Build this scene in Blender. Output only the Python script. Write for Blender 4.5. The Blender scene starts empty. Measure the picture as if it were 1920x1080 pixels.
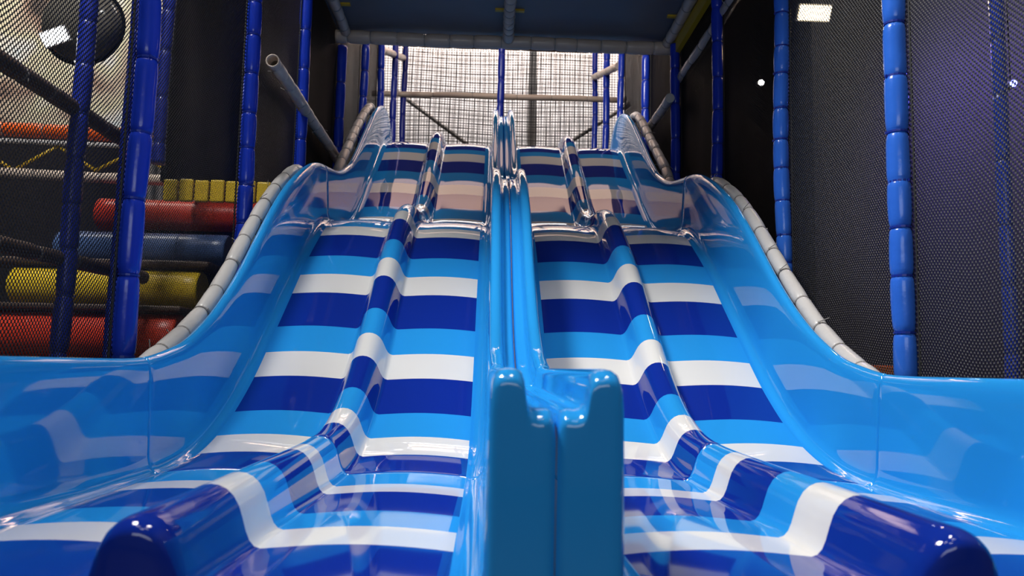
import bpy, math, random
import numpy as np
from mathutils import Vector, Matrix
random.seed(7)
S = bpy.context.scene
COL = S.collection
R = math.radians

# ------------------------------------------------------------ camera
cd = bpy.data.cameras.new('camera'); cam = bpy.data.objects.new('camera', cd); COL.objects.link(cam)
yaw, pit, rol = R(-1.851), R(5.882), R(1.289)
R0 = Vector((math.cos(yaw), math.sin(yaw), 0)); F0 = Vector((-math.sin(yaw), math.cos(yaw), 0)); U0 = Vector((0, 0, 1))
Fw = F0*math.cos(pit) + U0*math.sin(pit); Up = U0*math.cos(pit) - F0*math.sin(pit)
Rr = R0*math.cos(rol) + Up*math.sin(rol); Ur = Up*math.cos(rol) - R0*math.sin(rol)
M = Matrix((Rr, Ur, -Fw)).transposed().to_4x4(); M.translation = Vector((-0.118, 0, 0.37))
cam.matrix_world = M
cd.sensor_width = 36; cd.lens = 1450/1920*36; cd.clip_start = .05; cd.clip_end = 100
cd.dof.use_dof = True; cd.dof.focus_distance = 3.5; cd.dof.aperture_fstop = 3.8
S.camera = cam

# ------------------------------------------------------------ world, lights, exposure
w = bpy.data.worlds.new('world'); S.world = w; w.use_nodes = True
w.node_tree.nodes['Background'].inputs[0].default_value = (.5, .53, .6, 1)
w.node_tree.nodes['Background'].inputs[1].default_value = .15
S.view_settings.view_transform = 'Standard'; S.view_settings.look = 'None'
S.view_settings.exposure = 0.1; S.view_settings.gamma = 1; S.view_settings.use_curve_mapping = False

def area(name, loc, target, size, power, color=(1, 1, 1)):
    d = bpy.data.lights.new(name, 'AREA'); d.shape = 'RECTANGLE'; d.size = size[0]; d.size_y = size[1]
    d.energy = power; d.color = color
    o = bpy.data.objects.new(name, d); COL.objects.link(o); o.location = loc
    o.rotation_euler = (Vector(target)-Vector(loc)).to_track_quat('-Z', 'Y').to_euler()
    return o
area('key_light', (-2.8, 2.3, 6.1), (0.3, 2.9, 0.2), (1.6, 1.1), 385, (1.0, .97, .94))
area('key_light', (1.0, 2.2, 6.6), (0.2, 2.8, 0.2), (1.3, .6), 80, (1.0, .97, .94))
area('fill_light', (-.3, -3.3, 2.0), (0.0, 4.0, 2.2), (3.6, 1.6), 50, (.84, .92, 1.0))
area('hall_light', (-3.0, 3.2, 5.4), (-3.2, 6.5, 0.6), (1.0, .4), 40, (1.0, .93, .85))
area('mural_light', (-4.6, 6.2, 5.6), (-5.0, 8.6, 3.2), (2.0, .5), 150, (1.0, .92, .82))
area('far_wall_light', (0.0, 12.3, 7.0), (0, 14.2, 4.2), (6.0, .8), 170, (.97, .97, 1.0))
area('far_wall_top_wash', (0.0, 13.55, 7.5), (0, 14.25, 5.6), (6.5, .25), 170, (1.0, .66, .48))  # added warm wash, a bright wall top for the slide to reflect
area('upper_added_light', (0.3, 8.7, 6.2), (0.3, 8.7, 0), (3.8, 1.6), 42, (1.0, .62, .45))  # added unseen panel, makes the pink reflections in the upper trough
area('upper_added_light', (-0.2, 8.0, 7.4), (0, 7.2, 2.4), (2.4, .3), 45, (1.0, .92, .86))  # added unseen light, lifts the upper stripes and rim streaks

# ------------------------------------------------------------ materials
MATS = {}
def mat(name, col, rough=.5, spec=.5, metal=0, noise=0, nscale=8, bump=0, bscale=40, emit=None, coat=0, ior=1.5):
    if name in MATS: return MATS[name]
    m = bpy.data.materials.new(name); m.use_nodes = True; nt = m.node_tree; b = nt.nodes['Principled BSDF']
    b.inputs['Base Color'].default_value = (*col, 1); b.inputs['Roughness'].default_value = rough
    b.inputs['Metallic'].default_value = metal; b.inputs['IOR'].default_value = ior
    b.inputs['Specular IOR Level'].default_value = spec; b.inputs['Coat Weight'].default_value = coat
    b.inputs['Coat Roughness'].default_value = .03
    tc = nt.nodes.new('ShaderNodeTexCoord')
    if noise:
        n = nt.nodes.new('ShaderNodeTexNoise'); n.inputs['Scale'].default_value = nscale; n.inputs['Detail'].default_value = 4
        r = nt.nodes.new('ShaderNodeMapRange'); r.inputs['To Min'].default_value = 1-noise; r.inputs['To Max'].default_value = 1+noise
        x = nt.nodes.new('ShaderNodeVectorMath'); x.operation = 'SCALE'; x.inputs[0].default_value = col
        nt.links.new(tc.outputs['Object'], n.inputs['Vector']); nt.links.new(n.outputs['Fac'], r.inputs['Value'])
        nt.links.new(r.outputs[0], x.inputs['Scale']); nt.links.new(x.outputs[0], b.inputs['Base Color'])
    if bump:
        n = nt.nodes.new('ShaderNodeTexNoise'); n.inputs['Scale'].default_value = bscale; n.inputs['Detail'].default_value = 3
        q = nt.nodes.new('ShaderNodeBump'); q.inputs['Strength'].default_value = bump; q.inputs['Distance'].default_value = .01
        nt.links.new(tc.outputs['Object'], n.inputs['Vector']); nt.links.new(n.outputs['Fac'], q.inputs['Height'])
        nt.links.new(q.outputs[0], b.inputs['Normal'])
    if emit:
        b.inputs['Emission Color'].default_value = (*emit[:3], 1); b.inputs['Emission Strength'].default_value = emit[3]
    MATS[name] = m; return m
gel = dict(rough=.045, spec=.62, bump=.012, bscale=2.2)
M_sky = mat('gelcoat_sky_blue', (.022, .325, .80), **gel)
M_navy = mat('gelcoat_royal_blue', (.006, .028, .310), **gel)
M_white = mat('gelcoat_white', (.80, .79, .76), **gel)
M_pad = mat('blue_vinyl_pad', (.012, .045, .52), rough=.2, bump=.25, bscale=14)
M_padR = mat('lit_blue_vinyl_pad', (.035, .17, .74), rough=.2, bump=.25, bscale=14)  # same blue pad, brightening by the key light painted into the colour
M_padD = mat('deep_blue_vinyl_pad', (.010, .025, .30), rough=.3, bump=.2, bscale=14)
M_beige = mat('beige_vinyl_pad', (.60, .49, .40), rough=.3, noise=.12, nscale=6, bump=.3, bscale=16)
M_grey = mat('light_grey_vinyl_pad', (.58, .56, .54), rough=.32, noise=.08, nscale=9, bump=.3, bscale=20)
M_tieB = mat('blue_cable_tie', (.008, .03, .30), rough=.35)
M_tieG = mat('grey_cable_tie', (.30, .28, .26), rough=.4)
M_cord = mat('black_net_cord', (.012, .012, .014), rough=.6)
M_deck = mat('slate_deck_vinyl', (.13, .15, .185), rough=.45, noise=.15, nscale=2)
M_yel = mat('yellow_paint', (.62, .40, .02), rough=.4)
M_blk = mat('black_sheet', (.0035, .0035, .004), rough=.8, spec=.05, noise=.2)
M_dark = mat('dark_hall_paint', (.022, .021, .022), rough=.7, noise=.2)
M_red = mat('red_foam_vinyl', (.62, .045, .015), rough=.35, noise=.1, nscale=4, bump=.3, bscale=5)
M_yfoam = mat('yellow_foam_vinyl', (.75, .52, .02), rough=.35, noise=.1, nscale=4, bump=.3, bscale=5)
M_bfoam = mat('steel_blue_foam_vinyl', (.07, .13, .30), rough=.3, noise=.1, nscale=4, bump=.3, bscale=5)
M_org = mat('orange_vinyl', (.80, .12, .01), rough=.35, bump=.3, bscale=10)
M_brown = mat('brown_vinyl', (.075, .045, .03), rough=.5, noise=.2, nscale=5)
M_steel = mat('dull_steel', (.22, .21, .20), rough=.5, metal=.4)
M_lampW = mat('lamp_diffuser', (.9, .9, .9), emit=(1, .98, .95, 14))
M_lampY = mat('warm_lamp_diffuser', (.9, .8, .6), emit=(1, .80, .50, 10))
M_lampS = mat('small_lamp_glass', (.9, .9, .9), emit=(1, .97, .92, 30))
M_lampB = mat('blue_lamp_glass', (.1, .1, .9), emit=(.10, .12, 1.0, 18))
M_house = mat('lamp_housing', (.3, .3, .3), rough=.5)
M_bub = mat('smoked_dome_plastic', (.13, .12, .10), rough=.12, spec=.7)

def net_mat(name, pitch, col, hole, rough=.45, ratio=1.0, bumpd=.004, spec=.5):
    m = bpy.data.materials.new(name); m.use_nodes = True; nt = m.node_tree; N = nt.nodes; L = nt.links
    b = N['Principled BSDF']; out = N['Material Output']
    b.inputs['Base Color'].default_value = (*col, 1); b.inputs['Roughness'].default_value = rough; b.inputs['Specular IOR Level'].default_value = spec
    tc = N.new('ShaderNodeTexCoord'); sp = N.new('ShaderNodeSeparateXYZ'); L.new(tc.outputs['UV'], sp.inputs[0])
    def cosw(sock, k):
        a = N.new('ShaderNodeMath'); a.operation = 'MULTIPLY'; a.inputs[1].default_value = k; L.new(sock, a.inputs[0])
        c = N.new('ShaderNodeMath'); c.operation = 'COSINE'; L.new(a.outputs[0], c.inputs[0]); return c.outputs[0]
    cu = cosw(sp.outputs[0], math.pi/pitch); cv = cosw(sp.outputs[1], math.pi/(pitch*ratio))
    p = N.new('ShaderNodeMath'); p.operation = 'MULTIPLY'; L.new(cu, p.inputs[0]); L.new(cv, p.inputs[1])
    h = N.new('ShaderNodeMath'); h.operation = 'GREATER_THAN'; h.inputs[1].default_value = hole; L.new(p.outputs[0], h.inputs[0])
    bm_ = N.new('ShaderNodeBump'); bm_.inputs['Strength'].default_value = 1; bm_.inputs['Distance'].default_value = bumpd
    inv = N.new('ShaderNodeMath'); inv.operation = 'MULTIPLY'; inv.inputs[1].default_value = -1; L.new(p.outputs[0], inv.inputs[0])
    L.new(inv.outputs[0], bm_.inputs['Height']); L.new(bm_.outputs[0], b.inputs['Normal'])
    tr = N.new('ShaderNodeBsdfTransparent'); mx = N.new('ShaderNodeMixShader')
    L.new(h.outputs[0], mx.inputs[0]); L.new(b.outputs[0], mx.inputs[1]); L.new(tr.outputs[0], mx.inputs[2]); L.new(mx.outputs[0], out.inputs[0])
    return m
M_netL = net_mat('black_knitted_net', .0085, (.012, .012, .012), .10, spec=.3, ratio=1.15)
M_netR = net_mat('dark_grey_knitted_net', .0095, (.062, .060, .058), .08, rough=.4, ratio=1.1)  # black net, grey glints of its lit strands mixed into the colour
M_netM = net_mat('dense_black_net', .006, (.004, .004, .0045), .55, rough=.7, spec=.08)
M_netD = net_mat('closed_black_net', .006, (.004, .004, .0045), .88, rough=.7, spec=.08)

# ------------------------------------------------------------ helpers
def tag(o, label=None, cat=None, group=None, kind=None):
    if label: o['label'] = label
    if cat: o['category'] = cat
    if group: o['group'] = group
    if kind: o['kind'] = kind
    return o
def empty(name, loc=(0, 0, 0)):
    o = bpy.data.objects.new(name, None); COL.objects.link(o); o.location = loc; o.empty_display_size = .1; return o
def link(name, me, parent=None):
    o = bpy.data.objects.new(name, me); COL.objects.link(o)
    if parent: o.parent = parent; o.matrix_parent_inverse = Matrix.Translation(-Vector(parent.location))
    return o
class MB:
    def __init__(s): s.v = []; s.f = []
    def box(s, a, b):
        x0, y0, z0 = a; x1, y1, z1 = b; n = len(s.v)
        s.v += [(x0,y0,z0),(x1,y0,z0),(x1,y1,z0),(x0,y1,z0),(x0,y0,z1),(x1,y0,z1),(x1,y1,z1),(x0,y1,z1)]
        s.f += [tuple(n+i for i in q) for q in ((0,3,2,1),(4,5,6,7),(0,1,5,4),(1,2,6,5),(2,3,7,6),(3,0,4,7))]
        return s
    def tube(s, pts, rad, seg=10, cap=True, round_cap=False):
        pts = [Vector(p) for p in pts]; n0 = len(s.v); m = len(pts)
        rad = rad if hasattr(rad, '__len__') else [rad]*m
        up = None
        for i, p in enumerate(pts):
            t = (pts[min(i+1, m-1)]-pts[max(i-1, 0)]).normalized()
            if up is None: up = Vector((0, 0, 1)) if abs(t.z) < .9 else Vector((0, 1, 0))
            a = t.cross(up).normalized(); c = a.cross(t).normalized(); up = c
            for k in range(seg):
                g = 2*math.pi*k/seg; s.v.append(tuple(p + a*math.cos(g)*rad[i] + c*math.sin(g)*rad[i]))
        for i in range(m-1):
            for k in range(seg):
                k2 = (k+1) % seg
                s.f.append((n0+i*seg+k, n0+i*seg+k2, n0+(i+1)*seg+k2, n0+(i+1)*seg+k))
        if cap:
            s.f.append(tuple(n0+k for k in reversed(range(seg)))); s.f.append(tuple(n0+(m-1)*seg+k for k in range(seg)))
        return s
    def mesh(s, name, m, smooth=False, angle=None):
        me = bpy.data.meshes.new(name); me.from_pydata(s.v, [], s.f); me.materials.append(m)
        if smooth:
            me.polygons.foreach_set('use_smooth', [len(p.vertices) == 4 for p in me.polygons])
        me.update(); return me
    def build(s, name, m, parent=None, smooth=False, bevel=0):
        o = link(name, s.mesh(name, m, smooth), parent)
        if bevel:
            b = o.modifiers.new('bevel', 'BEVEL'); b.width = bevel; b.segments = 3
        return o

# cable tie: ring with a head and a short cut tail, unit radius 1
def tie_mesh(name, m, rad):
    b = MB(); seg = 16; n = len(b.v); t = .0035
    for k in range(seg):
        g = 2*math.pi*k/seg
        for (dr, dz) in ((-.002, -.004), (.0022, -.004), (.0022, .004), (-.002, .004)):
            b.v.append(((rad+dr)*math.cos(g), (rad+dr)*math.sin(g), dz))
    for k in range(seg):
        for j in range(4):
            b.f.append((k*4+j, k*4+(j+1) % 4, ((k+1) % seg)*4+(j+1) % 4, ((k+1) % seg)*4+j))
    b.box((rad-.001, -.004, -.005), (rad+.008, .004, .005))
    if 'grey' in m.name: b.box((rad+.006, .004, -.0015), (rad+.009, .046, .0015))
    return b.mesh(name, m)
TIES = {}
def padded_pipe(name, pts, rad, m, tie_m, label, cat, group=None, sp=.19, tie_range=None, seg=14, wob=.003, tail=False, hollow=False, resample=.024, tie_at=None):
    """foam-padded pipe along a polyline, pinched by cable ties; thing > foam_sleeve, cable_tie..."""
    P = [Vector(p) for p in pts]; L = [0]
    for a, b in zip(P, P[1:]): L.append(L[-1]+(b-a).length)
    tot = L[-1]
    def at(s):
        for i in range(len(P)-1):
            if s <= L[i+1] or i == len(P)-2:
                return P[i].lerp(P[i+1], (s-L[i])/(L[i+1]-L[i]))
    ts = []
    s = sp*random.uniform(.3, .8)
    while s < tot-.03: ts.append(s); s += sp*random.uniform(.85, 1.15)
    n = int(tot/resample)+1; ph = random.uniform(0, 6)
    ss = sorted(set([tot*i/n for i in range(n+1)] + [t+d for t in ts for d in (-.012, -.005, .005, .012) if 0 < t+d < tot]))
    pp = []; rr = []
    amp = [random.uniform(.6, 1.2) for _ in ts]
    for s in ss:
        p = at(s); d = min([(abs(s-t), a) for t, a in zip(ts, amp)] or [(1, 1)])
        pinch = math.exp(-(d[0]/.009)**2)*.13*d[1] + math.exp(-(d[0]/.035)**2)*.07*d[1]
        w_ = Vector((math.sin(s*5.1+ph), math.sin(s*4.3+ph*2), math.sin(s*3.7+ph*3)))*wob
        pp.append(p+w_); rr.append(rad*(1-pinch+.02*math.sin(s*17+ph)))
    base = P[0]
    root = tag(empty(name, base), label, cat, group)
    b = MB(); b.tube(pp, rr, seg, cap=not hollow)
    o = b.build('foam_sleeve', m, root, smooth=True)
    if hollow:
        mo = o.modifiers.new('solid', 'SOLIDIFY'); mo.thickness = .008; mo.offset = -1
    key = (round(rad, 4), tie_m.name)
    if key not in TIES: TIES[key] = tie_mesh('cable_tie', tie_m, rad*.86)
    for s in ts:
        p = at(s)
        if tie_range and not (tie_range[0] <= p[tie_range[2]] <= tie_range[1]): continue
        t = (at(min(s+.01, tot))-at(max(s-.01, 0))).normalized()
        w_ = Vector((math.sin(s*5.1+ph), math.sin(s*4.3+ph*2), math.sin(s*3.7+ph*3)))*wob
        c = link('cable_tie', TIES[key], root)
        q = t.to_track_quat('Z', 'Y')@Matrix.Rotation(random.uniform(0, 6.28), 3, 'Z').to_quaternion()
        c.matrix_parent_inverse = Matrix.Identity(4)
        c.matrix_basis = Matrix.Translation(p+w_-base)@q.to_matrix().to_4x4()
    return root

# ------------------------------------------------------------ hall shell
def shell(name, a, b, m): return tag(MB().box(a, b).build(name, m), kind='structure')
FLOOR = -0.6
shell('floor', (-7, -4, FLOOR-.1), (7, 14.6, FLOOR), mat('dark_floor', (.05, .045, .045), rough=.5, noise=.2))
shell('ceiling', (-7, -4, 7.6), (7, 14.6, 7.7), mat('hall_ceiling', (.07, .06, .055), rough=.8, noise=.1, nscale=2))
shell('wall_left', (-7.1, -4, FLOOR), (-7, 14.6, 7.6), M_dark)
shell('wall_right', (3.6, -4, FLOOR), (3.7, 14.6, 7.6), mat('right_hall_paint', (.05, .048, .05), rough=.7, noise=.2))
shell('wall_near', (-7, -4.1, FLOOR), (3.6, -4, 7.6), mat('near_wall_paint', (.11, .12, .15), rough=.8, noise=.1))
# corrugated pale far wall
b = MB(); xs = np.arange(-6.9, 3.6, .05)
for i, x in enumerate(xs):
    y = 14.3 + (.02 if (i//2) % 2 else 0)
    b.v += [(x, y, FLOOR), (x, y, 7.6)]
for i in range(len(xs)-1): b.f.append((2*i, 2*i+2, 2*i+3, 2*i+1))
o = b.build('wall_far', mat('pale_corrugated_metal', (.72, .72, .72), rough=.6, noise=.22, nscale=1.4))
o.modifiers.new('solid', 'SOLIDIFY').thickness = .05
tag(o, kind='structure')

# ------------------------------------------------------------ wave slide
FP = [(-.5,0),(1.0,0),(1.6,0),(2.2,0),(2.5,.002),(2.70,.010),(2.89,.030),(3.077,.078),(3.278,.158),(3.527,.298),(3.69,.415),(3.865,.546),
      (4.122,.735),(4.279,.855),(4.461,.985),(4.735,1.152),(4.876,1.232),(5.02,1.296),(5.15,1.330),(5.30,1.350),(5.5,1.368),(5.75,1.398),
      (5.95,1.452),(6.067,1.510),(6.2,1.580),(6.323,1.661),(6.579,1.835),(6.732,1.965),(6.975,2.130),(7.213,2.300),(7.375,2.420),(7.54,2.545),
      (7.66,2.610),(7.80,2.645),(8.0,2.66),(8.6,2.66),(9.4,2.66)]
RP = [(-.5,.37),(1,.37),(2.2,.37),(2.45,.37),(2.62,.375),(2.93,.432),(3.2,.552),(3.4,.675),(3.6,.825),(3.75,.955),(3.9,1.085),(4.1,1.245),(4.3,1.38),(4.55,1.515),
      (4.8,1.625),(5.0,1.682),(5.2,1.712),(5.6,1.775),(5.85,1.850),(6.13,1.975),(6.4,2.155),(6.65,2.345),(7.0,2.60),(7.2,2.75),(7.5,2.92),(7.75,3.02),(7.95,3.06),
      (8.15,3.06),(8.32,3.0),(8.42,2.90),(8.5,2.78),(9.4,2.7)]
YY = np.arange(-.5, 9.4, .005)
def smooth(P, sig):
    z = np.interp(YY, [p[0] for p in P], [p[1] for p in P]); k = int(sig*4/.005)
    g = np.exp(-.5*(np.arange(-k, k+1)*.005/sig)**2); g /= g.sum()
    zp = np.concatenate([np.full(k, z[0]), z, np.full(k, z[-1])])
    return np.convolve(zp, g, 'valid')
ZF = smooth(FP, .075); ZR = smooth(RP, .06); DF = np.gradient(ZF, YY)
fz = lambda y: float(np.interp(y, YY, ZF)); rz = lambda y: float(np.interp(y, YY, ZR)); dz = lambda y: float(np.interp(y, YY, DF))
YF = 1.245           # front face
YJ1, YJ2 = 2.615, 5.22
YEND = 8.48
# stripe bands by floor distance: (from, to, colour index)  0 sky 1 navy 2 white
BANDS = [(0,1.600,1),(1.600,1.778,2),(1.778,1.965,0),(1.965,2.255,1),(2.255,2.395,2),(2.395,2.62,0),(2.62,2.888,1),(2.888,3.077,2),(3.077,3.278,0),
         (3.278,3.527,1),(3.527,3.690,2),(3.690,3.865,0),(3.865,4.122,1),(4.122,4.279,2),(4.279,4.461,0),(4.461,4.735,1),(4.735,4.876,2),(4.876,5.10,0),
         (5.10,5.45,1),(5.45,5.6,2),(5.6,5.99,0),(5.99,6.11,2),(6.11,6.323,0),(6.323,6.579,1),(6.579,6.732,2),(6.732,6.975,0),(6.975,7.213,1),(7.213,7.375,2),
         (7.375,7.465,0),(7.465,7.70,1),(7.70,9,0)]
edges = sorted({b_[0] for b_ in BANDS[1:]})
ys = [YF+.03] + edges + [YJ1-.010, YJ1-.005, YJ1-.0015, YJ1+.0015, YJ1+.005, YJ1+.010, YJ2-.006, YJ2-.0015, YJ2+.0015, YJ2+.006]
y = YF+.05
while y < YEND: ys.append(y); y += .035
ys.append(YEND)
ys = sorted(v for v in set(round(v, 4) for v in ys) if YF+.03 <= v <= YEND)
keep = [ys[0]]
fixed = set(round(v, 4) for v in edges) | {round(YJ1+d, 4) for d in (-.01,-.005,-.0015,.0015,.005,.01)} | {round(YJ2+d, 4) for d in (-.006,-.0015,.0015,.006)}
for v in ys[1:]:
    if v-keep[-1] < .008 and v not in fixed: continue
    keep.append(v)
ys = keep
# columns: (u, mode, value, front rounding)
cols = []
def C_(u, mode, v, fr=0.0): cols.append((u, mode, v, fr))
for u, v, fr in ((.0008,-.095,.012),(.004,-.078,.008),(.009,-.068,.003),(.016,-.065,0),(.030,-.066,0),(.041,-.063,0),(.0475,-.054,0),(.0505,-.036,0),(.0530,-.018,0),(.0575,-.007,0),(.066,-.001,0),(.080,.001,0),(.092,-.001,0),(.1005,-.007,.003),(.1055,-.020,.007),(.1085,-.042,.013)): C_(u,'r',v,fr)
C_(.110,'f',.62,.017); C_(.1112,'f',.35,.020)
for u, h in ((.1125,.06),(.115,.034),(.120,.016),(.128,.004),(.138,-.004),(.150,-.007),(.161,-.004),(.168,-.001),(.172,0)): C_(u,'h',h,.03)
i_bed0 = len(cols)-1
def crown(t): return .012*math.sin(math.pi*t)**.9
for k in range(1, 10): t = k/10; C_(.172+(.556-.172)*t, 'h', crown(t), .03)
i_r0 = len(cols)
for du, h, fr in ((-.104,.001,.03),(-.092,.005,.03),(-.082,.016,.028),(-.074,.034,.026),(-.066,.060,.022),(-.058,.083,.016),(-.046,.103,.008),(-.032,.116,.003),(-.016,.1235,.001),(0,.1255,0),
                  (.016,.1235,.001),(.032,.116,.003),(.046,.103,.008),(.058,.083,.016),(.066,.060,.022),(.074,.034,.026),(.082,.016,.028),(.092,.005,.03),(.104,.001,.03)): C_(.66+du,'h',h,fr)
i_r1 = len(cols)-1
for k in range(1, 10): t = k/10; C_(.764+(1.15-.764)*t, 'h', crown(t), .03)
C_(1.15,'h',0,.03); i_bed1 = len(cols)-1
for u, h in ((1.156,-.002),(1.166,-.006),(1.178,-.007),(1.190,-.002),(1.200,.008),(1.207,.024),(1.2115,.05)): C_(u,'h',h,.03)
i_w = len(cols)-1
C_(1.2135,'f',.30,.02); C_(1.2155,'f',.55,.02); C_(1.2175,'f',.78,.015)
for u, v, fr in ((1.2195,-.045,.012),(1.222,-.026,.008),(1.227,-.011,.004),(1.235,-.002,0),(1.246,.001,0),(1.257,-.003,0),(1.266,-.013,.004),(1.271,-.030,.01),(1.273,-.06,.015)): C_(u,'r',v,fr)
C_(1.274,'s',.5,.02); C_(1.275,'s',1.0,.02)
NC = len(cols)
def groove(y):
    for j in (YJ1, YJ2):
        d = abs(y-j)
        if d < .002: return -.008
        if d < .0055: return -.0012
    return 0
def section_pt(y, c, g):
    u, mode, v, fr = c
    z0 = fz(y); s = dz(y); L = math.hypot(1, s); ny, nz = -s/L, 1/L
    # rim distance along the normal
    lo, hi = .1, .9
    for _ in range(24):
        mid = (lo+hi)/2
        if z0+nz*mid < rz(y+ny*mid): lo = mid
        else: hi = mid
    hr = lo
    if y > 8.2: hr = max(.02, rz(y)-z0)
    if mode == 'r': h = max(hr+v, .001)
    elif mode == 'f': h = .06+(hr-.06)*v
    elif mode == 's': h = (hr-.06)*(1-v) + (-.10)*v
    else: h = v
    # lower flank of the walls keeps clear of a sinking rim
    if mode == 'h' and v > .01 and y > 8.2 and (u < .13 or u > 1.19): h = min(v, hr*.5)
    sgn = g
    if .104 < u < .118: return u+g, y+ny*h, z0+nz*h
    if 1.205 < u < 1.221: return u-g, y+ny*h, z0+nz*h
    return u, y+ny*(h+g), z0+nz*(h+g)
rows = []    # each row: list of (u,y,z); band colour between rows
rowy = []
# front face rows (turning down over the nose)
zb = FLOOR
first = [section_pt(ys[0], c, 0) for c in cols]
def front_row(ang=None, drop=None):
    out = []
    for c, p in zip(cols, first):
        r = .028; yf = YF + c[3]
        rr = ys[0]-yf
        if ang is not None: out.append((p[0], ys[0]-rr*math.sin(ang), p[2]-r*(1-math.cos(ang))))
        else: out.append((p[0], yf, (p[2]-r)*(1-drop)+zb*drop))
    return out
for d in (1.0, .6, .25, .04): rows.append(front_row(drop=d)); rowy.append(1.0)
for a in (90, 72, 54, 36, 18): rows.append(front_row(ang=R(a))); rowy.append(1.1)
for yv in ys:
    g = groove(yv); rows.append([section_pt(yv, c, g) for c in cols]); rowy.append(yv)
# run-out walls open out slightly towards the near end
for r_, yv in zip(rows, rowy):
    if yv < 2.5:
        k = min(1, (2.5-max(yv, 1.25))/1.2)
        for j in range(len(r_)):
            if j > i_bed1:
                u, a, c = r_[j]; t = min(1, (u-1.15)/.06); r_[j] = (u+.03*k*k*t, a, c)
# slope of the back end
last = rows[-1]; rows.append([(p[0], p[1]+.01, min(p[2]-.01, 2.60)) for p in last]); rowy.append(9)
rows.append([(p[0], p[1]+.01, 2.45) for p in last]); rowy.append(9)
G = np.array(rows); NR = len(rows)
def colour(yv):
    for a, c, k in BANDS:
        if a <= yv < c: return k
    return 0
def grid_normals(G):
    n = np.zeros_like(G)
    du = G[:-1, 1:]-G[:-1, :-1]; dv = G[1:, :-1]-G[:-1, :-1]; du2 = G[1:, 1:]-G[1:, :-1]; dv2 = G[1:, 1:]-G[:-1, 1:]
    f = np.cross((du+du2)/2, (dv+dv2)/2)
    for a in (0, 1):
        for c in (0, 1):
            w_ = f/(np.linalg.norm(f, axis=2, keepdims=True)**.5+1e-9)   # softened area weight
            n[a:NR-1+a, c:NC-1+c] += w_
    return n/(np.linalg.norm(n, axis=2, keepdims=True)+1e-12)
GN = grid_normals(G)
rowcol = [colour((rowy[i]+rowy[min(i+1, NR-1)])/2) for i in range(NR)]
def patch(name, parent, sx, r0, r1, c0, c1):
    V = G[r0:r1+1, c0:c1+1].copy(); Nn = GN[r0:r1+1, c0:c1+1].copy()
    V[..., 0] *= sx; Nn[..., 0] *= sx
    h, w_ = V.shape[:2]; F = []; mi = []
    for i in range(h-1):
        for j in range(w_-1):
            q = (i*w_+j, i*w_+j+1, (i+1)*w_+j+1, (i+1)*w_+j)
            F.append(q if sx > 0 else q[::-1])
            cc = c0+j
            mi.append(rowcol[r0+i] if i_bed0 <= cc < i_bed1 else 0)
    me = bpy.data.meshes.new(name); me.from_pydata([tuple(v) for v in V.reshape(-1, 3)], [], F)
    for m in (M_sky, M_navy, M_white): me.materials.append(m)
    me.polygons.foreach_set('material_index', mi); me.polygons.foreach_set('use_smooth', [True]*len(F))
    me.update(); me.normals_split_custom_set_from_vertices([tuple(v) for v in Nn.reshape(-1, 3)])
    return link(name, me, parent)
rj1 = next(i for i, v in enumerate(rowy) if v > YJ1 and i > 8); rj2 = next(i for i, v in enumerate(rowy) if v > YJ2 and v < 8.9)
i_c = next(i for i, c in enumerate(cols) if c[0] > .119)
i_wo = next(i for i, c in enumerate(cols) if c[0] > 1.199)
for sx, lab in ((-1, 'glossy blue and white striped wave slide, left of the central divider'), (1, 'glossy blue and white striped wave slide, right of the central divider')):
    t = tag(empty('wave_slide', (sx*.66, YF+.1, FLOOR)), lab, 'slide', 'side by side wave slides')
    for nm, a, c_ in (('run_out_section', 0, rj1), ('lower_section', rj1, rj2), ('upper_section', rj2, NR-1)):
        secA = patch(nm, t, sx, a, c_, i_c, i_r0-1+1)      # inner lane bed is the part itself
        def sub(n2, c0, c1):
            o2 = patch(n2, None, sx, a, c_, c0, c1); o2.parent = secA
            o2.matrix_parent_inverse = Matrix.Translation(-Vector(t.location)); 
            o2.matrix_parent_inverse = Matrix.Identity(4)
            return o2
        sub('divider_wall', 0, i_c); sub('lane_ridge', i_r0, i_r1); sub('lane_bed', i_r1, i_wo); sub('side_wall', i_wo, NC-1)

# ------------------------------------------------------------ blue padded posts
def post(x, y, z0, z1, rad, m, label, group, tr, sp=.19):
    # soft irregular lean, as padded scaffold posts have
    pts = [(x+.006*math.sin(k*1.3+x+y), y+.006*math.cos(k*1.7+y), z0+(z1-z0)*k/8) for k in range(9)]
    return padded_pipe('padded_post', pts, rad, m, M_tieB, label, 'post', group, sp, (tr[0], tr[1], 2))
PL = [(2.95,-.6,2.4,.043,'wide blue padded post rising at the left bend of the slide rim',(.35,1.8),.30),
      (4.24,-.6,3.4,.043,'blue padded post left of the open end of the grey side rail',(.8,2.5),.21),
      (5.41,-.6,4.2,.043,'blue padded post crossed by the sloping-looking grey rail, left side',(1.6,2.9),.26),
      (6.72,-.6,3.20,.042,'blue padded post under the left end of the deck cross beam',(1.9,3.2),.3),
      (7.91,-.6,4.6,.042,'blue padded post just behind the left end of the cross beam',(2.6,3.6),.3),
      (9.11,-.6,5.2,.042,'blue padded post beside the left top corner of the slide',(3.0,4.2),.3),
      (10.4,-.6,5.6,.045,'dark blue padded post against the left edge of the far net',(3.4,4.7),.3),
      (11.55,-.6,5.9,.045,'blue padded post at the left end of the far beige rail',(3.6,5.1),.35)]
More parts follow.
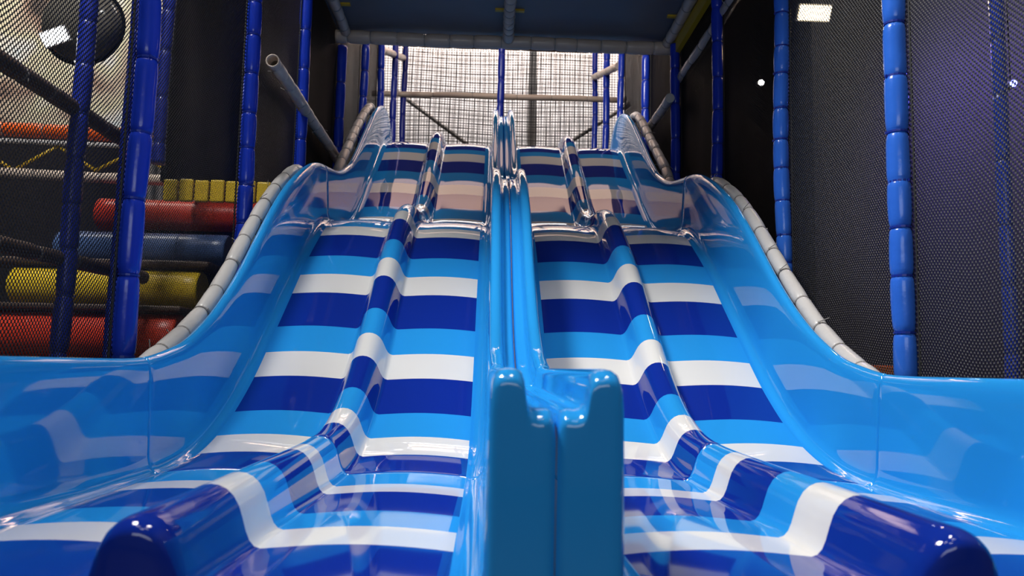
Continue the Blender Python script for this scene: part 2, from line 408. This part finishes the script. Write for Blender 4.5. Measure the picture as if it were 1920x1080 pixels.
PRt = [(2.89,-.6,2.4,.043,'lit blue padded post nearest the right bend of the slide rim',(.35,1.9),.20),
      (4.06,-.6,3.4,.042,'lit blue padded post with close ties, second from the right',(.9,2.4),.175),
      (5.24,-.6,3.9,.042,'blue padded post rising beside the right crest of the slide',(1.6,2.9),.24),
      (6.44,-.6,3.20,.042,'blue padded post under the right end of the deck cross beam',(1.9,3.2),.3),
      (7.70,-.6,4.6,.042,'blue padded post beside the grey rail on the far right',(2.6,3.7),.3),
      (9.2,-.6,5.2,.040,'thin blue padded post above the right top corner of the slide',(3.2,4.3),.35),
      (10.4,-.6,5.6,.048,'thick blue padded post at the right edge of the far net',(3.4,4.8),.45),
      (11.55,-.6,5.9,.045,'blue padded post at the right end of the far net panel',(3.6,5.2),.35)]
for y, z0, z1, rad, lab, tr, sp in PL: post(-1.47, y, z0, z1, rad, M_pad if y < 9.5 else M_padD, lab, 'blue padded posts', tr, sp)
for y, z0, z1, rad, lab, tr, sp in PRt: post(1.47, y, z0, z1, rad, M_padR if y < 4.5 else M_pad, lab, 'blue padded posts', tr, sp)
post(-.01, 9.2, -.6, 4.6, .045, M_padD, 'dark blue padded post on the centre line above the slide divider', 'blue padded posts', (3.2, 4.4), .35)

# ------------------------------------------------------------ padded beams, rails
padded_pipe('padded_beam', [(-1.50, 6.60, 3.235), (1.50, 6.60, 3.235)], .058, M_beige, M_tieG, 'beige padded cross beam at the back edge of the overhead deck', 'beam', 'beige padded beams under the deck', .23, seg=16)
padded_pipe('padded_beam', [(-1.41, 3.32, 3.26), (-1.41, 6.54, 3.26)], .045, M_beige, M_tieG, 'beige padded beam along the left edge of the overhead deck', 'beam', 'beige padded beams under the deck', .2, (5, 7, 1))
padded_pipe('padded_beam', [(1.42, 3.32, 3.26), (1.42, 6.54, 3.26)], .045, M_beige, M_tieG, 'beige padded beam along the right edge of the overhead deck', 'beam', 'beige padded beams under the deck', .2, (5, 7, 1))
padded_pipe('padded_beam', [(.01, 3.32, 3.25), (.01, 6.54, 3.25)], .05, M_beige, M_tieG, 'beige padded beam down the middle of the overhead deck', 'beam', 'beige padded beams under the deck', .12, (5, 7, 1))
# curved grey rim guards following the slide outside
def rim_path(sx, y0, y1, x, dzv):
    return [(sx*x, yv, rz(yv)+dzv-.10*max(0, 1-(yv-y0)/.35)**2-.12*max(0, 1-(y1-yv)/.3)**2) for yv in np.arange(y0, y1, .08)]
gz = lambda yv: -.055
for sx, s in ((-1, 'left'), (1, 'right')):
    padded_pipe('rim_guard', rim_path(sx, 2.62, 5.0, 1.318, -.035), .036, M_grey, M_tieG, 'light grey padded tube curving down outside the %s lower rim' % s, 'tube', 'grey padded tubes outside the slide rims', .22, resample=.03)
    padded_pipe('rim_guard', rim_path(sx, 6.0, 7.75, 1.33, .005), .042, M_grey, M_tieG, 'light grey padded tube outside the %s upper rim of the slide' % s, 'tube', 'grey padded tubes outside the slide rims', .20, resample=.03)
padded_pipe('side_rail', [(-1.43, 4.50, 2.16), (-1.44, 6.0, 2.14), (-1.44, 7.0, 2.12)], .034, M_beige, M_tieG, 'grey padded rail with open end beside the second left post', 'rail', 'grey padded side rails', .17, hollow=True)
padded_pipe('side_rail', [(1.40, 6.35, 2.69), (1.41, 7.4, 2.70)], .04, M_grey, M_tieG, 'grey padded rail between two right posts beside the upper slide', 'rail', 'grey padded side rails', .25)
padded_pipe('side_rail', [(1.52, 4.2, 2.93), (1.52, 6.5, 2.90)], .045, M_beige, M_tieG, 'beige padded rail just below the right deck beam', 'rail', 'grey padded side rails', .25, (5, 7, 1))
padded_pipe('far_rail', [(-1.95, 11.5, 4.485), (1.95, 11.5, 4.515)], .045, M_beige, M_tieG, 'long beige padded rail across the far net', 'rail', None, .6)
padded_pipe('far_rail', [(1.46, 9.3, 4.16), (1.46, 11.5, 4.86)], .05, M_beige, M_tieG, 'short beige padded rail beside the right top of the far net', 'rail', None, .5)
padded_pipe('far_rail', [(-1.50, 9.2, 4.22), (-1.50, 11.5, 5.06)], .05, M_beige, M_tieG, 'short beige padded rail at the left top of the far net', 'rail', None, .5)
padded_pipe('far_beam', [(-1.6, 11.66, 5.37), (1.6, 11.66, 5.37)], .06, M_brown, M_tieG, 'dark padded beam along the top of the far net', 'beam', None, .5)
for (a, c_, lab) in (((-1.695, 12.5, 4.876), (.50, 12.5, 3.31), 'dark diagonal brace behind the left half of the far net'),
                     ((2.16, 12.5, 4.79), (.60, 12.5, 3.71), 'dark diagonal brace behind the right half of the far net')):
    root = tag(empty('diagonal_brace', a), lab, 'brace', 'diagonal braces behind the far net')
    MB().tube([a, c_], .035, 10).build('brace_tube', M_steel, root, True)
    d = (Vector(c_)-Vector(a)).normalized()
    MB().tube([Vector(a)-d*.03, Vector(a)+d*.06], .05, 10).build('end_clamp', M_steel, root, True)
root = tag(empty('steel_column', (.54, 12.6, FLOOR)), 'grey steel column standing in front of the pale far wall', 'column')
MB().box((.50, 12.55, FLOOR), (.62, 12.56, 7.0)).box((.50, 12.66, FLOOR), (.62, 12.67, 7.0)).box((.555, 12.56, FLOOR), (.565, 12.66, 7.0)).build('beam_profile', M_steel, root)
MB().box((.45, 12.5, FLOOR), (.67, 12.72, FLOOR+.02)).build('base_plate', M_steel, root)

# ------------------------------------------------------------ deck above the upper slide
root = tag(empty('overhead_deck', (0, 5.1, 3.3)), 'slate blue underside of the play deck over the upper slide', 'deck')
MB().box((-1.5, 3.3, 3.312), (-.004, 6.66, 3.37)).build('deck_panel', M_deck, root)
MB().box((.004, 3.3, 3.312), (1.5, 6.66, 3.37)).build('deck_panel', M_deck, root)
for x0, x1 in ((-1.40, -1.30), (-.11, .13), (1.32, 1.42)):
    MB().box((x0, 6.10, 3.296), (x1, 6.135, 3.312)).build('yellow_strap', M_yel, root)
MB().box((1.46, 3.35, 3.12), (1.50, 6.5, 3.24)).build('edge_strip', M_yel, root)

# ------------------------------------------------------------ nets
def side_net(x, y0, y1, z0, z1, m, label, group='side nets between the padded posts', amp=.008, xw=None):
    n = max(4, int((y1-y0)/.06)); k = max(4, int((z1-z0)/.1)); ph = random.uniform(0, 6)
    V = []; UV = []
    for j in range(k+1):
        for i in range(n+1):
            yy = y0+(y1-y0)*i/n; zz = z0+(z1-z0)*j/k; e = math.sin(math.pi*i/n)
            V.append((x+e*amp*(math.sin(zz*5+ph+yy*2)+.6*math.sin(yy*11+ph+zz*1.5)), yy, zz))
            UV.append((yy+.02*e*math.sin(zz*3+ph), zz+.035*math.sin(math.pi*i/n*2+ph)*e+.02*math.sin(yy*9+ph)))
    F = [(j*(n+1)+i, j*(n+1)+i+1, (j+1)*(n+1)+i+1, (j+1)*(n+1)+i) for j in range(k) for i in range(n)]
    me = bpy.data.meshes.new('net_mesh'); me.from_pydata(V, [], F); me.materials.append(m)
    uv = me.uv_layers.new(name='UVMap')
    for p in me.polygons:
        for li, vi in zip(p.loop_indices, p.vertices): uv.data[li].uv = UV[vi]
    me.polygons.foreach_set('use_smooth', [True]*len(F)); me.update()
    root = tag(empty('side_net', (x, y0, z0)), label, 'net', group)
    link('net_mesh', me, root)
    # edge cord laced to the post
    MB().tube([(x, y1-.052, z0+(z1-z0)*q/12) for q in range(13)], .005, 6).build('edge_cord', M_cord, root, True)
    return root
side_net(-1.50, .6, 2.95, -.2, 2.5, M_netL, 'black see-through net left of the nearest left post')
side_net(-1.50, 2.95, 4.24, -.2, 3.2, M_netL, 'black net between the two nearest left posts')
side_net(-1.50, 4.24, 5.41, 0, 3.8, M_netL, 'black net behind the open end of the grey rail')
for (a, c_, z1, s) in ((5.41, 6.72, 4.3, 'black net filling the left bay under the overhead deck edge'), (6.72, 7.91, 4.7, 'black net in the left bay beside the upper slide'), (7.91, 9.11, 5.2, 'black net in the left bay at the top of the slide')):
    side_net(-1.51, a, c_, .5, z1, M_netD, s)
side_net(1.50, .6, 2.89, -.2, 2.5, M_netR, 'black net with painted grey sheen right of the nearest right post')
side_net(1.50, 2.89, 4.06, -.2, 3.2, M_netR, 'black net with painted grey sheen between the two nearest right posts')
side_net(1.50, 4.06, 5.24, 0, 3.8, M_netM, 'dense black net in front of the small round white lamp on the right')
for (a, c_, z1, s) in ((5.24, 6.44, 4.3, 'black net filling the right bay beside the slide crest'), (6.44, 7.70, 4.7, 'black net in the right bay beside the upper slide'), (7.70, 9.2, 5.2, 'black net in the right bay at the top of the slide')):
    side_net(1.51, a, c_, .5, z1, M_netD, s)
# far net: real square mesh of cords
root = tag(empty('far_net', (0, 11.6, 3.0)), 'black square-mesh net hanging behind the top of the slide', 'net')
def cord_net(x0, x1, z0, z1, y, p, t, ph):
    b = MB()
    nx = int((x1-x0)/p); nz = int((z1-z0)/p)
    for i in range(nx+1):
        x = x0+p*i; pts = [(x+.010*math.sin(zz*2.1+i*.15+ph), y+.03*math.sin(zz*1.3+x*2+ph), zz) for zz in np.linspace(z0, z1, 14)]
        b.tube(pts, t, 4, False)
    for j in range(nz+1):
        z = z0+p*j; pts = [(x, y+.03*math.sin(z*1.3+x*2+ph), z+.014*math.sin(x*2.3+j*.12+ph)) for x in np.linspace(x0, x1, 18)]
        b.tube(pts, t, 4, False)
    return b
o = cord_net(-1.9, 1.9, 2.7, 5.3, 11.62, .042, .0045, 0).build('net_cords', M_cord, root); o['kind'] = 'stuff'
o = cord_net(-1.45, 1.45, 2.7, 5.3, 11.71, .075, .0055, 2).build('net_cords', M_cord, root); o['kind'] = 'stuff'

# ------------------------------------------------------------ play area seen through the left nets
def roller(x0, x1, y, z, r, m, label, name='foam_roller'):
    root = tag(empty(name, (x0, y, z-r)), label, 'roller', 'foam rollers behind the left net')
    n = 14; pts = []; rr = []
    for i in range(n+1):
        t = i/n; pts.append((x0+(x1-x0)*t, y, z)); rr.append(r*(1-.02*math.sin(t*23)**2))
    pts = [(x0-.012, y, z)]+pts+[(x1+.012, y, z)]; rr = [r*.9]+rr+[r*.9]
    MB().tube(pts, rr, 28).build('foam_body', m, root, True)
    MB().box((x0+.15, y-.04, FLOOR), (x1-.15, y+.04, z-r+.02)).build('support_panel', M_blk, root)
    for xx in (x0+(x1-x0)*.38, x0+(x1-x0)*.72):
        MB().tube([(xx-.006, y, z), (xx+.006, y, z)], r*1.005, 28).build('seam_band', m, root, True)
roller(-3.9, -2.30, 5.6, .53, .17, M_red, 'large red foam roller lowest behind the left net')
roller(-3.64, -2.28, 5.9, .90, .145, M_yfoam, 'yellow foam roller above the lowest red roller')
roller(-3.50, -2.20, 6.2, 1.24, .135, M_bfoam, 'steel blue foam roller above the yellow roller')
roller(-3.36, -2.02, 6.5, 1.57, .135, M_red, 'dark red foam roller, highest of the rollers behind the left net')
def plank(name, a, b_, m, label, cat, group=None, extra=None):
    root = tag(empty(name, ((a[0]+b_[0])/2, (a[1]+b_[1])/2, a[2])), label, cat, group)
    MB().box(a, b_).build('padding', m, root, bevel=min(.02, min(abs(b_[i]-a[i]) for i in range(3))*.35))
    MB().box((a[0]+.03, a[1]+.03, a[2]-.012), (b_[0]-.03, b_[1]-.03, a[2]+.02)).build('batten', M_brown, root)
    return root
plank('foam_step', (-4.6, 5.45, .705), (-2.25, 5.74, .745), M_brown, 'brown step edge between the red and yellow rollers', 'step', 'brown steps between the rollers')
plank('foam_step', (-4.6, 5.8, 1.06), (-2.2, 6.1, 1.11), M_brown, 'brown step edge between the yellow and blue rollers', 'step', 'brown steps between the rollers')
root = tag(empty('yellow_barrier', (-2.05, 5.62, 1.5)), 'low yellow padded slat barrier between the two nearest left posts', 'barrier')
for i in range(8):
    x = -2.49+i*.112; MB().box((x, 5.60, 1.52), (x+.10, 5.64, 1.68+.006*(i % 2))).build('slat', M_yfoam, root, bevel=.012)
MB().box((-2.50, 5.64, 1.54), (-1.60, 5.66, 1.58)).build('bottom_rail', M_brown, root)
for x in (-1.80, -1.64): MB().box((x-.015, 5.645, FLOOR), (x+.015, 5.665, 1.6)).build('support_leg', M_blk, root)
padded_pipe('orange_beam', [(-4.7, 6.5, 2.285), (-3.12, 6.5, 2.25)], .062, M_org, M_tieG, 'orange padded beam behind the leftmost net', 'beam', None, .3)
padded_pipe('walkway_rail', [(-4.7, 6.5, 1.91), (-2.6, 6.5, 1.87)], .045, M_beige, M_tieG, 'beige padded rail below the yellow zigzag ropes', 'rail', 'padded rails of the left walkway', .3)
padded_pipe('walkway_rail', [(-4.7, 6.5, 2.18), (-3.1, 6.5, 2.165)], .022, M_grey, M_tieG, 'thin grey rail just below the orange beam', 'rail', 'padded rails of the left walkway', .3)
root = tag(empty('zigzag_rope', (-3.7, 6.52, 1.9)), 'yellow zigzag lacing between the two walkway rails', 'rope')
zz = [(-4.5, 2.16), (-4.13, 1.93), (-3.78, 2.15), (-3.45, 1.95), (-3.13, 2.13), (-2.8, 1.93)]
for a, c_ in zip(zz, zz[1:]): MB().tube([(a[0], 6.52, a[1]), (c_[0], 6.52, c_[1])], .014, 8).build('rope_strand', M_yel, root, True)
padded_pipe('padded_beam', [(-2.62, 3.3, 1.87), (-2.62, 5.6, 1.85)], .05, M_brown, M_tieG, 'brown padded beam slanting away behind the leftmost net', 'beam', None, .3)
padded_pipe('padded_beam', [(-2.72, 3.9, .965), (-2.50, 5.4, .93)], .045, M_brown, M_tieG, 'low brown padded beam behind the left net near the yellow roller', 'beam', None, .3)
padded_pipe('play_frame_post', [(-2.60, 4.6, FLOOR), (-2.58, 4.6, 3.4)], .052, M_padD, M_tieB, 'blue post seen through the net left of the nearest left post', 'post', 'blue posts behind the left nets', .3, (.4, 2.6, 2))
padded_pipe('play_frame_post', [(-2.42, 5.32, 1.72), (-2.42, 5.32, 3.6)], .045, M_padD, M_tieB, 'dim blue post seen through the net right of the nearest left post', 'post', 'blue posts behind the left nets', .3, (.4, 2.9, 2))
padded_pipe('play_frame_post', [(-2.52, 5.0, FLOOR), (-2.49, 5.0, 3.2)], .028, M_padD, M_tieB, 'thin dim blue post just left of the nearest left post, behind the net', 'post', 'blue posts behind the left nets', .3, (.4, 2.6, 2))
# black sheets added for the darkness behind the nets; painted wall
def dark_backing(name, a, b_, m, label):
    root = tag(empty(name, ((a[0]+b_[0])/2, (a[1]+b_[1])/2, a[2])), label, 'dark_backing')
    MB().box(a, b_).build('sheet', m, root)
    t = .02
    MB().box((a[0]-t, a[1], b_[2]), (b_[0]+t, b_[1], b_[2]+.04)).build('top_rail', M_blk, root)
    return root
dark_backing('darkness_sheet', (-2.58, 5.75, 1.70), (-2.54, 12.4, 6.2), M_blk, 'black sheet standing in for the dark behind the left nets')
dark_backing('darkness_sheet', (2.4, 5.9, FLOOR), (2.44, 12.4, 6.2), M_blk, 'black sheet standing in for the dark behind the right nets')
# mural: blotchy painted wall
m = bpy.data.materials.new('blotchy_mural'); m.use_nodes = True; nt = m.node_tree
tc = nt.nodes.new('ShaderNodeTexCoord'); n1 = nt.nodes.new('ShaderNodeTexNoise'); n1.inputs['Scale'].default_value = 1.6; n1.inputs['Detail'].default_value = 5
rp = nt.nodes.new('ShaderNodeValToRGB'); e = rp.color_ramp.elements
e[0].position = .33; e[0].color = (.07, .05, .04, 1); e[1].position = .72; e[1].color = (.50, .58, .62, 1)
for pz, c_ in ((.41, (.30, .20, .15, 1)), (.49, (.50, .42, .32, 1)), (.56, (.55, .52, .36, 1)), (.63, (.66, .62, .56, 1))):
    q = e.new(pz); q.color = c_
nt.links.new(tc.outputs['Object'], n1.inputs['Vector']); nt.links.new(n1.outputs['Fac'], rp.inputs['Fac']); nt.links.new(rp.outputs[0], nt.nodes['Principled BSDF'].inputs['Base Color'])
nt.nodes['Principled BSDF'].inputs['Roughness'].default_value = .6
root = tag(empty('painted_wall_panel', (-4.6, 8.2, 2.2)), 'bright blotchy painted wall panel at the upper left behind the net', 'panel')
MB().box((-6.6, 8.2, 2.78), (-3.72, 8.26, 5.6)).build('painted_board', m, root)
MB().box((-6.6, 8.17, 2.72), (-3.72, 8.28, 2.78)).build('frame_rail', M_brown, root)
# smoked viewing dome
root = tag(empty('viewing_dome', (-2.96, 5.25, 2.64)), 'dark smoked round dome behind the top left net', 'dome')
b = MB()
for i in range(13):
    a = math.pi*i/12*.5
    for k in range(36):
        g = 2*math.pi*k/36; r = .265*math.cos(a)
        b.v.append((-2.96+r*math.cos(g), 5.25-.20*math.sin(a), 2.66+r*math.sin(g)))
for i in range(12):
    for k in range(36): b.f.append((i*36+k, (i+1)*36+k, (i+1)*36+(k+1) % 36, i*36+(k+1) % 36))
b.build('dome_shell', M_bub, root, True)
b = MB(); ring = [(-2.96+.275*math.cos(2*math.pi*k/36), 5.25, 2.66+.275*math.sin(2*math.pi*k/36)) for k in range(37)]
b.tube(ring, .012, 8, False).build('rim_ring', M_blk, root, True)

# ------------------------------------------------------------ lamps
def box_lamp(loc, size, m, label, rz_=0, tilt=0, name='glow_panel', group=None, power=None, color=(1, 1, 1)):
    root = tag(empty(name, loc), label, 'lamp', group)
    sx, sy, sz = size; hb = MB().box((-sx/2, -sy/2, 0), (sx/2, sy/2, sz)); db = MB().box((-sx/2+.01, -sy/2+.01, -.012), (sx/2-.01, sy/2-.01, .003))
    for bb, nm, mm in ((hb, 'housing', M_house), (db, 'diffuser', m)):
        o = bpy.data.objects.new(nm, bb.mesh(nm, mm)); COL.objects.link(o); o.parent = root
    root.rotation_euler = (tilt, rz_, 0)
    if power:
        l = area('lamp_light', (0, 0, 0), (0, 0, -1), (sx, sy), power, color); l.location = (0, 0, -.02); l.rotation_euler = (0, 0, 0); l.parent = root
    return root
box_lamp((-2.95, 4.9, 2.43), (.17, .10, .03), M_lampW, 'small glowing white panel for a lamp reflection on the dark dome', -.4, R(-70), group='glowing reflection panels at the dark dome')  # glowing panels added in place of lamp reflections on the dome
box_lamp((-2.77, 4.9, 2.27), (.075, .05, .03), M_lampW, 'smaller glowing white panel for a reflection low on the dark dome', -.6, R(-70), group='glowing reflection panels at the dark dome')
box_lamp((2.16, 5.2, 2.93), (.24, .12, .03), M_lampY, 'warm rectangular lamp behind the top of the right net', 0, R(-60), power=10, color=(1, .75, .45))
def ball_lamp(loc, r, m, label, power, color):
    root = tag(empty('spot_lamp', loc), label, 'lamp', 'small round lamps behind the right nets')
    b = MB(); b.tube([(0, -r*math.cos(t), 0) for t in np.linspace(0.05, math.pi-.05, 9)], [r*math.sin(t) for t in np.linspace(.05, math.pi-.05, 9)], 16)
    o = bpy.data.objects.new('bulb', b.mesh('bulb', m, True)); COL.objects.link(o); o.parent = root
    b = MB(); b.tube([(0, r*.2, 0), (0, r*2.2, 0)], [r*1.15, r*1.3], 16)
    o = bpy.data.objects.new('housing', b.mesh('housing', M_house, True)); COL.objects.link(o); o.parent = root
    o = bpy.data.objects.new('drop_rod', MB().tube([(0, r*1.2, r*.8), (0, r*1.2, 7.6-loc[2])], .004, 6).mesh('drop_rod', M_blk, True)); COL.objects.link(o); o.parent = root
    d = bpy.data.lights.new('bulb_light', 'POINT'); d.energy = power; d.color = color; d.shadow_soft_size = r
    o = bpy.data.objects.new('bulb_light', d); COL.objects.link(o); o.parent = root; o.location = (r*3, -r*1.6, 0)
ball_lamp((1.97, 5.75, 2.62), .022, M_lampS, 'small round white lamp behind the dense right net', 2, (1, 1, 1))
ball_lamp((2.98, 4.35, 2.12), .02, M_lampB, 'small round blue lamp behind the net at the right edge', 3, (.12, .10, 1))
area('blue_wall_wash', (2.62, 6.0, 2.9), (3.6, 5.9, 2.0), (.3, .2), 36, (.22, .14, 1))
# things behind the right net
padded_pipe('play_frame_post', [(2.10, 3.2, FLOOR), (2.10, 3.2, 2.6)], .03, M_pad, M_tieB, 'dim blue post behind the net at the right edge', 'post', None, .3, (.3, 2.2, 2))
root = tag(empty('orange_pad', (1.74, 3.6, .36)), 'small orange pad low behind the right net', 'pad')
MB().box((1.66, 3.58, .33), (1.80, 3.62, .42)).build('foam_block', M_org, root, bevel=.01)
MB().box((1.66, 3.60, FLOOR), (1.80, 3.66, .33)).build('support', M_blk, root)
for (x, y, n_) in ((-1.8, .4, 'near left'), (1.2, .2, 'near right'), (-.2, -1.8, 'behind the run-out')):
    box_lamp((x, y, 7.3), (1.3, .35, .08), M_lampW, 'long white ceiling lamp high over the slides, %s' % n_, 0, 0, group='long hall ceiling lamps')
